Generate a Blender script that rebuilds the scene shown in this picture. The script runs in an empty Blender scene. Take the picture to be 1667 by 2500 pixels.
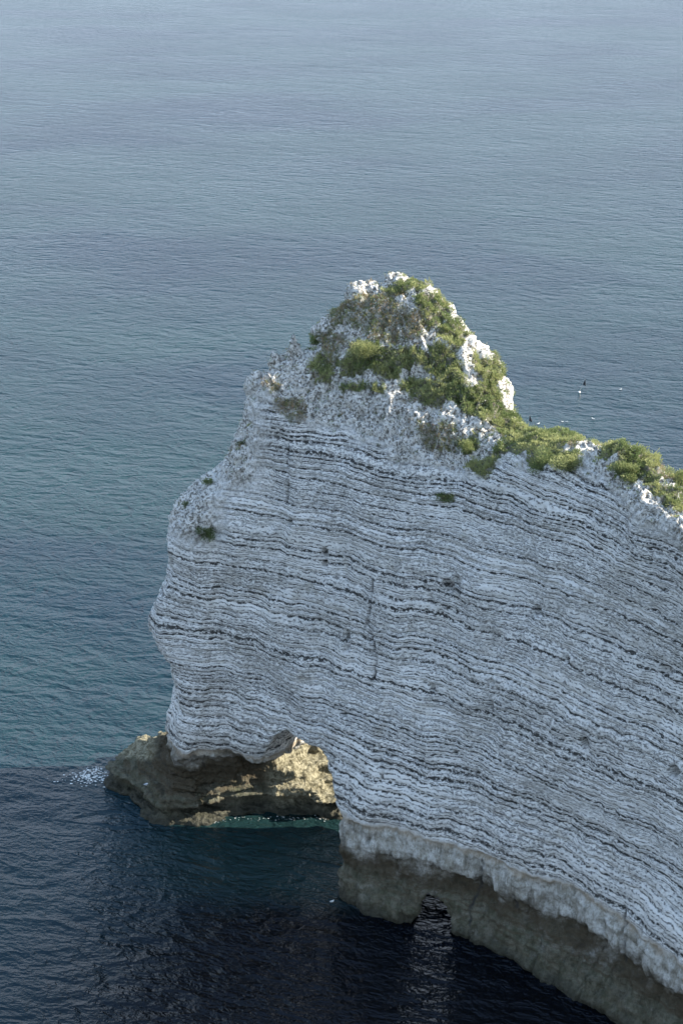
import bpy, math, random
import numpy as np
from mathutils import Vector
R = math.radians
S = bpy.context.scene
C = S.collection
random.seed(4)
rng = np.random.default_rng(7)

# ------------------------------------------------------------------ camera, sky, sun, exposure
CAM_H, PITCH, FOC = 80.0, 23.0, 4089.0          # metres, degrees below the horizon, focal length in photo pixels
cam_data = bpy.data.cameras.new('camera')
cam = bpy.data.objects.new('camera', cam_data); C.objects.link(cam)
cam.location = (0, 0, CAM_H); cam.rotation_euler = (R(90 - PITCH), 0, 0)
cam_data.sensor_fit = 'VERTICAL'; cam_data.sensor_height = 36.0
cam_data.lens = 36.0 * FOC / 2500.0
cam_data.clip_start = 0.5; cam_data.clip_end = 40000
S.camera = cam

SUN_AZ, SUN_EL = 87.0, 30.0                      # azimuth clockwise from +Y (the view direction)
world = bpy.data.worlds.new('World'); S.world = world; world.use_nodes = True
wn = world.node_tree.nodes; wl = world.node_tree.links
sky = wn.new('ShaderNodeTexSky'); sky.sky_type = 'NISHITA'; sky.sun_disc = False
sky.sun_elevation = R(SUN_EL); sky.sun_rotation = R(SUN_AZ)
sky.altitude = 0; sky.air_density = 1.0; sky.dust_density = 0.6; sky.ozone_density = 1.0
bg = wn['Background']; bg.inputs['Strength'].default_value = 0.15
vm = wn.new('ShaderNodeVectorMath'); vm.operation = 'MINIMUM'; vm.inputs[1].default_value = (1.45, 1.75, 2.2)   # thin haze: no glare at the horizon
hs = wn.new('ShaderNodeHueSaturation'); hs.inputs['Saturation'].default_value = 0.95
wl.new(sky.outputs[0], vm.inputs[0]); wl.new(vm.outputs[0], hs.inputs['Color']); wl.new(hs.outputs[0], bg.inputs[0])
sd = bpy.data.lights.new('sun', 'SUN'); sd.energy = 3.3; sd.angle = R(0.53); sd.color = (1.0, 0.93, 0.80)
sun = bpy.data.objects.new('sun', sd); C.objects.link(sun)
sdir = Vector((math.sin(R(SUN_AZ)) * math.cos(R(SUN_EL)), math.cos(R(SUN_AZ)) * math.cos(R(SUN_EL)), math.sin(R(SUN_EL))))
sun.rotation_euler = sdir.to_track_quat('Z', 'Y').to_euler()
sun.location = sdir * 300
S.view_settings.view_transform = 'Standard'; S.view_settings.look = 'None'
S.view_settings.exposure = 2.15; S.view_settings.gamma = 1.0
S.cycles.max_bounces = 6

# ------------------------------------------------------------------ survey helpers: a sight line of the photograph turned into metres
def W(px, py, Y):
    th = R(PITCH) + math.atan((py - 1250) / FOC)
    z = CAM_H - Y * math.tan(th)
    dep = Y * math.cos(R(PITCH)) + (CAM_H - z) * math.sin(R(PITCH))
    return ((px - 833.5) / FOC * dep, Y, z)
def WZ(px, py, z):
    th = R(PITCH) + math.atan((py - 1250) / FOC)
    return W(px, py, (CAM_H - z) / math.tan(th))
def project(P):
    dy = P[:, 1]; dz = P[:, 2] - CAM_H; c, s = math.cos(R(PITCH)), math.sin(R(PITCH))
    dep = dy * c - dz * s; up = dy * s + dz * c
    return 833.5 + FOC * P[:, 0] / dep, 1250 - FOC * up / dep

# ------------------------------------------------------------------ numpy noise
_perm = rng.permutation(256); _perm = np.concatenate([_perm, _perm, _perm])
_g = rng.normal(size=(256, 3)); _g /= np.linalg.norm(_g, axis=1)[:, None]; _g = _g.astype(np.float32)
def perlin(x, y, z):
    x = np.asarray(x, np.float32); y = np.asarray(y, np.float32); z = np.asarray(z, np.float32)
    x, y, z = np.broadcast_arrays(x, y, z)
    xi = np.floor(x); yi = np.floor(y); zi = np.floor(z)
    xf, yf, zf = x - xi, y - yi, z - zi
    xi = xi.astype(np.int32) & 255; yi = yi.astype(np.int32) & 255; zi = zi.astype(np.int32) & 255
    u = xf * xf * xf * (xf * (xf * 6 - 15) + 10); v = yf * yf * yf * (yf * (yf * 6 - 15) + 10); w = zf * zf * zf * (zf * (zf * 6 - 15) + 10)
    r = 0
    for dx in (0, 1):
        for dy in (0, 1):
            for dz in (0, 1):
                h = _perm[_perm[_perm[xi + dx] + yi + dy] + zi + dz]
                g = _g[h]
                d = g[..., 0] * (xf - dx) + g[..., 1] * (yf - dy) + g[..., 2] * (zf - dz)
                r = r + d * (u if dx else 1 - u) * (v if dy else 1 - v) * (w if dz else 1 - w)
    return r * 1.6
def fbm(x, y, z, o=3, gain=0.5):
    a, t, f = 1.0, 0.0, 1.0
    for i in range(o):
        t = t + a * perlin(x * f + 17.3 * i, y * f - 9.1 * i, z * f + 3.7 * i); a *= gain; f *= 2.03
    return t
def smin(a, b, k):
    h = np.clip(0.5 + 0.5 * (b - a) / k, 0, 1)
    return b * (1 - h) + a * h - k * h * (1 - h)
def smax(a, b, k): return -smin(-a, -b, k)
def sstep(a, b, x):
    t = np.clip((x - a) / (b - a), 0, 1); return t * t * (3 - 2 * t)

class TPS:                                           # thin plate spline through scattered survey points
    def __init__(self, pts, lam=0.02):
        P = np.array(pts, float); self.p = P[:, :2]; v = P[:, 2]; n = len(P)
        K = self.k(np.linalg.norm(self.p[:, None] - self.p[None], axis=2)) + lam * np.eye(n)
        Q = np.hstack([np.ones((n, 1)), self.p]); A = np.zeros((n + 3, n + 3)); A[:n, :n] = K; A[:n, n:] = Q; A[n:, :n] = Q.T
        self.w = np.linalg.solve(A, np.concatenate([v, np.zeros(3)]))
    @staticmethod
    def k(r): r = r / 10; return r * r * np.log(r + 1e-9)
    def __call__(self, a, b):
        a = np.asarray(a, float); b = np.asarray(b, float); a, b = np.broadcast_arrays(a, b)
        out = self.w[-3] + self.w[-2] * a + self.w[-1] * b
        for i, (x, y) in enumerate(self.p):
            out = out + self.w[i] * self.k(np.hypot(a - x, b - y))
        return out.astype(np.float32)

def surface_nets(V, o, h):                           # V > 0 is rock
    V = np.pad(V, 1, constant_values=-1.0); o = np.array(o) - h
    s = V > 0; nx, ny, nz = V.shape
    c = np.zeros((nx - 1, ny - 1, nz - 1), np.uint8)
    offs = [(i, j, k) for i in (0, 1) for j in (0, 1) for k in (0, 1)]
    for i, j, k in offs: c += s[i:nx - 1 + i, j:ny - 1 + j, k:nz - 1 + k]
    act = np.argwhere((c > 0) & (c < 8))
    idx = np.full(c.shape, -1, np.int32); idx[act[:, 0], act[:, 1], act[:, 2]] = np.arange(len(act))
    vals = np.stack([V[act[:, 0] + i, act[:, 1] + j, act[:, 2] + k] for i, j, k in offs], 1)
    acc = np.zeros((len(act), 3)); cnt = np.zeros(len(act))
    for a in range(8):
        for b in range(a + 1, 8):
            if sum(abs(p - q) for p, q in zip(offs[a], offs[b])) != 1: continue
            va, vb = vals[:, a], vals[:, b]; m = (va > 0) != (vb > 0)
            t = np.where(m, va / np.where(m, va - vb, 1), 0)[:, None]
            p = np.array(offs[a]) * (1 - t) + np.array(offs[b]) * t
            acc += p * m[:, None]; cnt += m
    verts = (act + acc / cnt[:, None]) * h + o
    quads = []
    for ax in range(3):
        sl0 = [slice(1, -1)] * 3; sl1 = [slice(1, -1)] * 3
        sl0[ax] = slice(0, V.shape[ax] - 1); sl1[ax] = slice(1, V.shape[ax])
        A, B = s[tuple(sl0)], s[tuple(sl1)]
        e = np.argwhere(A != B); base = e.copy()
        fl = A[e[:, 0], e[:, 1], e[:, 2]]
        for q in range(3):
            if q != ax: base[:, q] += 1
        u, v = [(1, 2), (2, 0), (0, 1)][ax]
        def cell(du, dv):
            t = base.copy(); t[:, u] += du; t[:, v] += dv; return idx[t[:, 0], t[:, 1], t[:, 2]]
        q = np.stack([cell(-1, -1), cell(0, -1), cell(0, 0), cell(-1, 0)], 1)
        q[~fl] = q[~fl][:, ::-1]
        quads.append(q)
    return verts.astype(np.float32), np.concatenate(quads)

def subdivide(v, q):                                 # one Catmull-like split, smooth positions
    n = len(v)
    e = np.stack([q, np.roll(q, -1, 1)], 2).reshape(-1, 2); es = np.sort(e, 1)
    key = es[:, 0].astype(np.int64) * n + es[:, 1]
    uk, inv = np.unique(key, return_inverse=True)
    a = (uk // n).astype(np.int64); b = (uk % n).astype(np.int64)
    em = (v[a] + v[b]) / 2; fc = v[q].mean(1)
    nv = np.concatenate([v, em, fc])
    E = inv.reshape(-1, 4) + n; F = np.arange(len(q)) + n + len(uk)
    out = np.concatenate([np.stack([q[:, i], E[:, i], F, E[:, (i + 3) % 4]], 1) for i in range(4)])
    return nv, out
def normals(v, q):
    f = np.cross(v[q[:, 2]] - v[q[:, 0]], v[q[:, 3]] - v[q[:, 1]])
    N = np.zeros_like(v)
    for a in range(3):
        N[:, a] = sum(np.bincount(q[:, i], f[:, a], len(v)) for i in range(4))
    return N / (np.linalg.norm(N, axis=1)[:, None] + 1e-9)
def mesh_obj(name, v, f, mat=None, attrs=None, smooth=True, parent=None, fan=None):
    me = bpy.data.meshes.new(name)
    f = np.asarray(f); k = f.shape[1]
    me.vertices.add(len(v)); me.vertices.foreach_set('co', np.asarray(v, np.float32).ravel())
    me.loops.add(f.size); me.loops.foreach_set('vertex_index', f.astype(np.int32).ravel())
    me.polygons.add(len(f)); me.polygons.foreach_set('loop_start', np.arange(0, f.size, k, dtype=np.int32))
    me.polygons.foreach_set('loop_total', np.full(len(f), k, np.int32))
    me.polygons.foreach_set('use_smooth', np.full(len(f), smooth))
    for nm, a in (attrs or {}).items():
        t = me.attributes.new(nm, 'FLOAT', 'POINT'); t.data.foreach_set('value', np.asarray(a, np.float32).ravel())
    me.update(calc_edges=True); me.validate()
    o = bpy.data.objects.new(name, me); C.objects.link(o)
    if mat: me.materials.append(mat)
    if parent: o.parent = parent
    return o
def tag(o, label=None, cat=None, group=None, kind=None):
    if label: o['label'] = label
    if cat: o['category'] = cat
    if group: o['group'] = group
    if kind: o['kind'] = kind
    return o

# ------------------------------------------------------------------ node helpers
class NT:
    def __init__(s, name):
        s.m = bpy.data.materials.new(name); s.m.use_nodes = True; s.t = s.m.node_tree; s.n = s.t.nodes; s.l = s.t.links
        s.bsdf = s.n['Principled BSDF']; s.out = s.n['Material Output']
    def put(s, sock, v):
        if isinstance(v, bpy.types.NodeSocket): s.l.new(v, sock)
        else: sock.default_value = v
    def math(s, op, a, b=None, c=None, clamp=False):
        n = s.n.new('ShaderNodeMath'); n.operation = op; n.use_clamp = clamp
        for i, v in enumerate((a, b, c)):
            if v is not None: s.put(n.inputs[i], v)
        return n.outputs[0]
    def ramp(s, v, a, b, lo=0.0, hi=1.0):
        n = s.n.new('ShaderNodeMapRange'); n.interpolation_type = 'SMOOTHSTEP'
        s.put(n.inputs[0], v); n.inputs[1].default_value = a; n.inputs[2].default_value = b; n.inputs[3].default_value = lo; n.inputs[4].default_value = hi
        return n.outputs[0]
    def mix(s, f, a, b):
        n = s.n.new('ShaderNodeMix'); n.data_type = 'RGBA'; s.put(n.inputs[0], f)
        for i, v in ((6, a), (7, b)):
            if isinstance(v, tuple) and len(v) == 3: v = (*v, 1)
            s.put(n.inputs[i], v)
        return n.outputs[2]
    def pos(s):
        return s.n.new('ShaderNodeTexCoord').outputs['Object']
    def scale(s, v, sc, rot=(0, 0, 0)):
        n = s.n.new('ShaderNodeMapping'); s.put(n.inputs[0], v); n.inputs['Scale'].default_value = sc; n.inputs['Rotation'].default_value = rot
        return n.outputs[0]
    def noise(s, v, sc, det=4, rough=0.55, dist=0.0, color=False):
        n = s.n.new('ShaderNodeTexNoise'); s.put(n.inputs['Vector'], v); n.inputs['Scale'].default_value = sc
        n.inputs['Detail'].default_value = det; n.inputs['Roughness'].default_value = rough; n.inputs['Distortion'].default_value = dist
        return n.outputs['Color' if color else 'Fac']
    def attr(s, nm):
        n = s.n.new('ShaderNodeAttribute'); n.attribute_name = nm; return n.outputs['Fac']
    def comb(s, x, y, z):
        n = s.n.new('ShaderNodeCombineXYZ')
        for i, v in enumerate((x, y, z)): s.put(n.inputs[i], v)
        return n.outputs[0]
    def sep(s, v):
        n = s.n.new('ShaderNodeSeparateXYZ'); s.put(n.inputs[0], v); return n.outputs
    def bump(s, h, strength, dist, prev=None):
        n = s.n.new('ShaderNodeBump'); s.put(n.inputs['Height'], h); n.inputs['Strength'].default_value = strength; n.inputs['Distance'].default_value = dist
        if prev is not None: s.put(n.inputs['Normal'], prev)
        return n.outputs[0]

def rock_material():
    t = NT('chalk_rock'); P = t.pos(); X = t.sep(P)
    T = t.attr('bed'); rub = t.attr('rubble'); soil = t.attr('soil'); low = t.attr('low')
    dark = t.attr('crack')
    # flint courses: integers of the bedding coordinate, each with its own strength, wandering and broken
    wob = t.math('MULTIPLY', t.math('SUBTRACT', t.noise(P, 0.9, 4, 0.6), 0.5), 0.9)
    Tw = t.math('ADD', T, wob)
    fl = t.math('FLOOR', t.math('ADD', Tw, 0.5))
    d = t.math('ABSOLUTE', t.math('SUBTRACT', Tw, fl))
    wn_ = t.n.new('ShaderNodeTexWhiteNoise'); wn_.noise_dimensions = '1D'; t.put(wn_.inputs['W'], fl); st = wn_.outputs['Value']
    brk = t.noise(t.scale(P, (1, 1, 1.6)), 3.1, 4, 0.75)
    zone = t.noise(t.comb(t.math('MULTIPLY', X[0], 0.06), t.math('MULTIPLY', X[1], 0.06), t.math('MULTIPLY', T, 0.22)), 1.0, 2, 0.5)
    width = t.math('MULTIPLY', t.math('ADD', t.math('ADD', 0.03, t.math('MULTIPLY', t.math('POWER', st, 1.4), 0.225)), t.math('MULTIPLY', t.math('SUBTRACT', zone, 0.5), 0.35)), t.ramp(brk, 0.42, 0.56, -0.1, 1.15))
    line = t.ramp(t.math('SUBTRACT', d, width), -0.04, 0.03, 1, 0)
    # thin courses in between and scattered nodules
    T2 = t.math('MULTIPLY', t.math('ADD', Tw, t.math('MULTIPLY', t.noise(P, 2.5, 2), 0.25)), 2.63)
    d2 = t.math('ABSOLUTE', t.math('SUBTRACT', t.math('FRACT', T2), 0.5))
    n2 = t.noise(t.scale(P, (1, 1, 1.6)), 3.7, 3, 0.65)
    line2 = t.math('MULTIPLY', t.ramp(d2, 0.10, 0.2, 1, 0), t.ramp(n2, 0.44, 0.53))
    nod = t.noise(t.scale(P, (1, 1, 2.4)), 4.2, 3, 0.7)
    nodz = t.ramp(t.noise(t.comb(t.math('MULTIPLY', X[0], 0.10), t.math('MULTIPLY', X[1], 0.10), t.math('MULTIPLY', T, 0.22)), 1.0, 3, 0.6), 0.36, 0.56)
    nods = t.math('MULTIPLY', t.ramp(nod, 0.52, 0.57), nodz)
    flint = t.math('MAXIMUM', t.math('MULTIPLY', t.math('MAXIMUM', line, t.math('MULTIPLY', line2, 0.78)), 1.0), t.math('MULTIPLY', nods, 0.6))
    up = t.math('MULTIPLY', t.math('SUBTRACT', 1.0, rub), t.math('SUBTRACT', 1.0, low))
    flint = t.math('MULTIPLY', flint, up)
    chn = t.noise(P, 0.25, 4, 0.6); fine = t.noise(P, 9, 4, 0.7)
    chalk = t.mix(t.ramp(chn, 0.3, 0.7), (0.74, 0.725, 0.69), (0.84, 0.825, 0.79))
    chalk = t.mix(t.math('MULTIPLY', t.ramp(t.noise(P, 0.55, 5, 0.65), 0.56, 0.75), 0.45), chalk, (0.42, 0.38, 0.29))
    chalk = t.mix(t.math('MULTIPLY', t.ramp(t.noise(t.scale(P, (1, 1, 0.25)), 1.6, 4, 0.6), 0.5, 0.75), 0.30), chalk, (0.40, 0.40, 0.38))
    chalk = t.mix(t.math('MULTIPLY', t.ramp(fine, 0.55, 0.75), 0.35), chalk, (0.35, 0.34, 0.31))
    flc = t.mix(t.noise(P, 7, 2), (0.03, 0.032, 0.037), (0.10, 0.098, 0.088))
    col = t.mix(flint, chalk, flc)
    # rubbly weathered cap
    gap = t.ramp(t.noise(P, 4.2, 4, 0.75), 0.46, 0.58)
    rubc = t.mix(t.math('MULTIPLY', gap, 0.9), (0.74, 0.72, 0.68), (0.10, 0.09, 0.07))
    col = t.mix(rub, col, rubc)
    soilc = t.mix(t.ramp(t.noise(P, 2.2, 4, 0.7), 0.4, 0.6), (0.13, 0.105, 0.07), (0.07, 0.085, 0.03))
    col = t.mix(t.math('MULTIPLY', soil, 0.9), col, soilc)
    # massive pale bed and olive, weedy rock near the sea
    z = t.math('ADD', X[2], t.math('MULTIPLY', t.math('SUBTRACT', t.noise(P, 0.5, 4, 0.6), 0.5), 1.6))
    mass = t.mix(t.ramp(t.noise(t.scale(P, (1, 1, 0.45)), 1.3, 6, 0.75), 0.40, 0.62), (0.58, 0.57, 0.53), (0.33, 0.31, 0.26))
    mass = t.mix(t.math('MULTIPLY', t.ramp(t.noise(t.scale(P, (1, 1, 0.12)), 2.2, 5, 0.75), 0.52, 0.66), 0.7), mass, (0.16, 0.15, 0.12))
    mass = t.mix(t.math('MULTIPLY', t.ramp(t.noise(P, 5.0, 4, 0.75), 0.52, 0.62), 0.5), mass, (0.20, 0.185, 0.15))
    mass = t.mix(t.math('MULTIPLY', t.ramp(z, 6.6, 7.3), 0.6), mass, (0.36, 0.28, 0.19))
    col = t.mix(low, col, mass)
    zs = t.attr('weed')
    zz = t.math('ADD', zs, t.math('MULTIPLY', t.math('SUBTRACT', t.noise(t.scale(P, (1, 1, 1.6)), 0.5, 6, 0.72), 0.5), 1.7))
    olive = t.mix(t.ramp(t.noise(t.scale(P, (1, 1, 0.5)), 1.3, 5, 0.7), 0.35, 0.62), (0.070, 0.072, 0.046), (0.150, 0.142, 0.105))
    olive = t.mix(t.math('MULTIPLY', t.ramp(t.noise(t.scale(P, (0.22, 0.22, 3.0)), 1.3, 5, 0.65), 0.47, 0.56), t.ramp(z, 1.2, 3.4, 0.35, 0.9)), olive, (0.085, 0.066, 0.042))
    olive = t.mix(t.math('MULTIPLY', t.ramp(t.noise(t.scale(P, (1, 1, 0.15)), 2.4, 5, 0.75), 0.52, 0.64), 0.65), olive, (0.045, 0.045, 0.032))
    olive = t.mix(t.math('MULTIPLY', t.ramp(z, 2.2, 3.6), 0.8), olive, (0.070, 0.054, 0.034))
    olive = t.mix(t.math('MULTIPLY', t.ramp(fine, 0.5, 0.68), 0.5), olive, (0.035, 0.037, 0.028))
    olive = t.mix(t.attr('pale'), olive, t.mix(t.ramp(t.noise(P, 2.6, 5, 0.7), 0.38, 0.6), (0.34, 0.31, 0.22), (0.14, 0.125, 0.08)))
    col = t.mix(t.ramp(zz, 0.15, 1.0), col, olive)
    wet = t.ramp(z, 0.1, 1.3, 1, 0)
    col = t.mix(t.math('MULTIPLY', wet, 0.8), col, (0.03, 0.03, 0.022))
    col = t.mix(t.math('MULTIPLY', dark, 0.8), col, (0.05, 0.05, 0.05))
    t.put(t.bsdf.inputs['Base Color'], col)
    t.put(t.bsdf.inputs['Roughness'], t.math('SUBTRACT', 0.95, t.math('MULTIPLY', wet, 0.35)))
    t.bsdf.inputs['Specular IOR Level'].default_value = 0.2
    vj = t.noise(t.scale(P, (1, 1, 0.22)), 1.7, 4, 0.7)
    b1 = t.bump(t.math('ADD', t.math('ADD', t.noise(P, 2.0, 6, 0.7), t.math('MULTIPLY', vj, t.math('ADD', 0.35, low))), t.math('MULTIPLY', flint, -0.3)), 0.8, 0.42)
    b2 = t.bump(t.noise(P, 7.0, 4, 0.75), 0.7, 0.13, b1)
    t.put(t.bsdf.inputs['Normal'], b2)
    return t.m
M_ROCK = rock_material()

# ------------------------------------------------------------------ sea
def sea_material():
    t = NT('sea_water'); P = t.pos(); X = t.sep(P)
    # water body colour: sand and shallow chalk near the arch, lightened to suggest sun through it, patches of deeper and greener water further off
    a = t.noise(t.scale(P, (0.5, 1, 1)), 0.018, 4, 0.55)
    ex = t.math('DIVIDE', t.math('SUBTRACT', X[0], 12.0), 1.5); ey = t.math('SUBTRACT', X[1], 96.0)      # darker by the wall: cliff's shade and reflection painted into the water
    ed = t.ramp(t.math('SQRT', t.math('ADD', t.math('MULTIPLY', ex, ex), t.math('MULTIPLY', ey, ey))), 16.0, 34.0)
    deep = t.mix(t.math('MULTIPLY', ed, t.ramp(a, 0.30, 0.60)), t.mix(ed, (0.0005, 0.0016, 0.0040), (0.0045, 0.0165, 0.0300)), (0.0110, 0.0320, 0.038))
    dx = t.math('DIVIDE', t.math('ADD', X[0], 4.0), 13.0); dy = t.math('DIVIDE', t.math('SUBTRACT', X[1], 117.5), 8.0)
    r = t.math('SQRT', t.math('ADD', t.math('MULTIPLY', dx, dx), t.math('MULTIPLY', dy, dy)))
    r = t.math('ADD', r, t.math('MULTIPLY', t.math('SUBTRACT', t.noise(P, 0.15, 3), 0.5), 0.5))
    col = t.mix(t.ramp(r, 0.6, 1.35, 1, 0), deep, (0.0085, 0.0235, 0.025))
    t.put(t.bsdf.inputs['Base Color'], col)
    t.bsdf.inputs['Roughness'].default_value = 0.12; t.bsdf.inputs['IOR'].default_value = 1.333; t.bsdf.inputs['Specular IOR Level'].default_value = 0.36
    def ridge(n): return t.math('SUBTRACT', 1.0, t.math('ABSOLUTE', t.math('MULTIPLY', t.math('SUBTRACT', n, 0.5), 2.6)))
    def mv(rot, sx): return t.scale(t.scale(P, (1, 1, 1), (0, 0, R(rot))), (sx, 1, 1))
    w0 = t.noise(mv(20, 0.5), 0.045, 2, 0.5)
    w1 = ridge(t.noise(mv(22, 0.45), 0.14, 2, 0.5, 0.3))
    w2 = ridge(t.noise(mv(12, 0.55), 0.42, 3, 0.5, 0.3))
    w3 = ridge(t.noise(mv(26, 0.62), 1.15, 3, 0.6, 0.3))
    w4 = t.noise(mv(0, 0.6), 3.4, 3, 0.6, 0.2)
    calm = t.ramp(t.noise(P, 0.022, 3, 0.5), 0.35, 0.65, 0.65, 1.15)
    hgt = t.math('ADD', t.math('ADD', t.math('MULTIPLY', w0, 0.6), t.math('MULTIPLY', w1, 0.34)), t.math('MULTIPLY', w2, 0.42))
    hgt = t.math('ADD', hgt, t.math('MULTIPLY', t.math('ADD', t.math('MULTIPLY', w3, 0.20), t.math('MULTIPLY', w4, 0.12)), calm))
    b = t.bump(hgt, 1.0, 1.0)
    t.put(t.bsdf.inputs['Normal'], b)
    return t.m
def build_sea():
    n = 40
    ys = np.array([-400, -100, 60, 100, 140, 200, 400, 900, 2500, 8000, 25000.]); xs = np.array([-25000, -6000, -1500, -400, -100, -40, 0, 40, 100, 400, 1500, 6000, 25000.])
    gx, gy = np.meshgrid(xs, ys); v = np.stack([gx.ravel(), gy.ravel(), np.zeros(gx.size)], 1)
    m = len(xs); q = [(j * m + i, j * m + i + 1, (j + 1) * m + i + 1, (j + 1) * m + i) for j in range(len(ys) - 1) for i in range(m - 1)]
    o = mesh_obj('sea', v, q, sea_material()); tag(o, kind='structure')
build_sea()

# ------------------------------------------------------------------ the chalk headland
rid = [(868, 728, 129), (905, 716, 129), (966, 683, 129), (1028, 696, 128.5), (1076, 736, 127.5), (1114, 769, 127), (1138, 815, 126.5), (1186, 874, 125),
       (1220, 905, 124), (1243, 948, 122.5), (1263, 1004, 120.5), (1310, 1060, 117), (1360, 1070, 114.5), (1407, 1065, 113), (1461, 1074, 111),
       (1509, 1080, 109), (1552, 1086, 107), (1577, 1108, 107), (1606, 1140, 106.5), (1631, 1162, 106), (1667, 1194, 105)]
ridL = [(818, 806, 128.2), (782, 826, 127.8), (741, 868, 127.3), (693, 880, 126.8), (653, 908, 126.3)]
brk = [(650, 960, 123.8), (700, 1030, 122.4), (780, 1045, 121.2), (850, 1060, 120), (925, 1085, 118.6), (1000, 1120, 117), (1075, 1140, 115.6), (1150, 1150, 114),
       (1225, 1115, 113.4), (1300, 1092, 112.8), (1375, 1090, 111.2), (1450, 1110, 109), (1480, 1185, 105.4), (1545, 1240, 102.2), (1600, 1290, 100.2), (1667, 1365, 97.0)]
hp = [W(*p) for p in rid + ridL]
hp += [W(*p) for p in brk]
hp += [(x - 0.3, y + 3.5, z - 3.5) for x, y, z in [W(*p) for p in ridL]]
hp += [(x, y + 5, z - 3.2) for x, y, z in [W(*p) for p in rid]] + [(x, y + 12, z - 12) for x, y, z in [W(*p) for p in rid[::3]]]
hp += [(x, y - d_, z - e_) for x, y, z in [W(*p) for p in brk[::2]] for d_, e_ in ((5, 1.6), (14, 3.0), (26, 4.0))]
hp += [(30, 95, 37.5), (30, 104, 35), (30, 86, 36.5), (38, 88, 35), (38, 98, 32), (46, 80, 33), (46, 92, 30), (46, 72, 32),
       (-12, 127, 30.5), (-16, 127, 26), (-9, 130, 30), (-9, 121, 30.5)]
Hs = TPS(hp)
fp = []
for z, row in {
    -2: [(-24, 121.5), (-15, 121.5), (-6, 120.8), (-3, 114.0), (-0.5, 110.4), (3.9, 106.7), (9.8, 104.3), (15.1, 99.3), (19.1, 95.2), (24, 89), (32, 83), (46, 71)],
    1.5: [(-15, 121.6), (-6, 120.9), (-0.5, 110.9), (3.9, 107.6), (9.8, 105.1), (15.1, 100.4), (19.5, 96.2), (24, 91), (32, 84), (46, 72)],
    4: [(-15, 121.6), (-6, 120.6), (-0.5, 111.9), (3.9, 109.4), (9.8, 106.8), (15.1, 102.6), (19.8, 98.4), (24, 92.5), (32, 85), (46, 73)],
    5.6: [(-15, 120.8), (-6, 119.5), (-0.6, 111.1), (3.9, 108.9), (9.0, 105.9), (13.4, 103.2), (16.7, 101.3), (20.0, 97.6), (23.1, 92.0), (32, 84), (46, 72)],
    9: [(-14.5, 119.9), (-10, 119.3), (-6, 118.6), (-3.0, 115.0), (-0.3, 111.6), (3.9, 109.6), (9.0, 106.3), (13.4, 103.6), (16.7, 101.8), (20.2, 98.4), (23.1, 93.0), (32, 85), (46, 73)],
    15: [(-15.5, 121.6), (-10, 120.6), (-6, 119.3), (-3, 117.0), (0, 114.4), (5, 111.0), (10, 107.2), (15, 103.8), (20, 99.4), (25, 93.6), (32, 86.5), (46, 74)],
    24: [(-14, 122.3), (-10, 121.6), (-5, 119.8), (0, 116.8), (5, 113.4), (10, 109.8), (15, 105.8), (20, 101.0), (25, 95.4), (32, 88.5), (46, 76)],
    34: [(-10, 123.6), (-5, 122.3), (0, 119.6), (5, 116.4), (10, 112.9), (15, 107.6), (20, 101.6), (25, 95.5), (32, 91), (46, 78)],
    44: [(-10, 128), (-5, 127), (0, 124), (5, 121), (10, 117), (15, 110), (20, 101.8), (25, 95.2), (32, 94), (46, 81)]}.items():
    fp += [(x, z * 1.0, y) for x, y in row]
Fs = TPS(fp)
bp = []
for z, row in {-2: [(-20, 130), (-8, 130), (-2, 127), (4, 121.5), (12, 119.5), (20, 116), (30, 110), (46, 96)],
               12: [(-20, 130), (-8, 130), (-2, 127), (4, 122), (12, 120), (20, 116.5), (30, 110), (46, 96)],
               26: [(-16, 130), (-8, 130.5), (0, 130.5), (6, 127), (12, 123.5), (20, 118), (30, 109), (46, 95)],
               40: [(-8, 130), (0, 131.5), (6, 131), (12, 127.5), (20, 114), (30, 106), (46, 92)]}.items():
    bp += [(x, z, y) for x, y in row]
Bs = TPS(bp)
Lz = [W(*p) for p in [(640, 884, 126.5), (619, 932, 126.5), (598, 1004, 126.5), (579, 1066, 126), (550, 1109, 126), (530, 1150, 126), (495, 1188, 125.5), (449, 1223, 125), (427, 1257, 125), (411, 1311, 124.5),
      (407, 1380, 124.5), (392, 1437, 124), (381, 1479, 124), (371, 1517, 124), (384, 1556, 124), (415, 1594, 124), (419, 1621, 124), (428, 1647, 124), (427, 1686, 124), (415, 1732, 124), (407, 1778, 124), (403, 1834, 124)]]
Lz = sorted([(p[2], p[0]) for p in Lz]); Lz = [(-3, -14.6), (4, -14.8), (5.5, -15.2)] + Lz + [(50, -4.0)]

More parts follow.
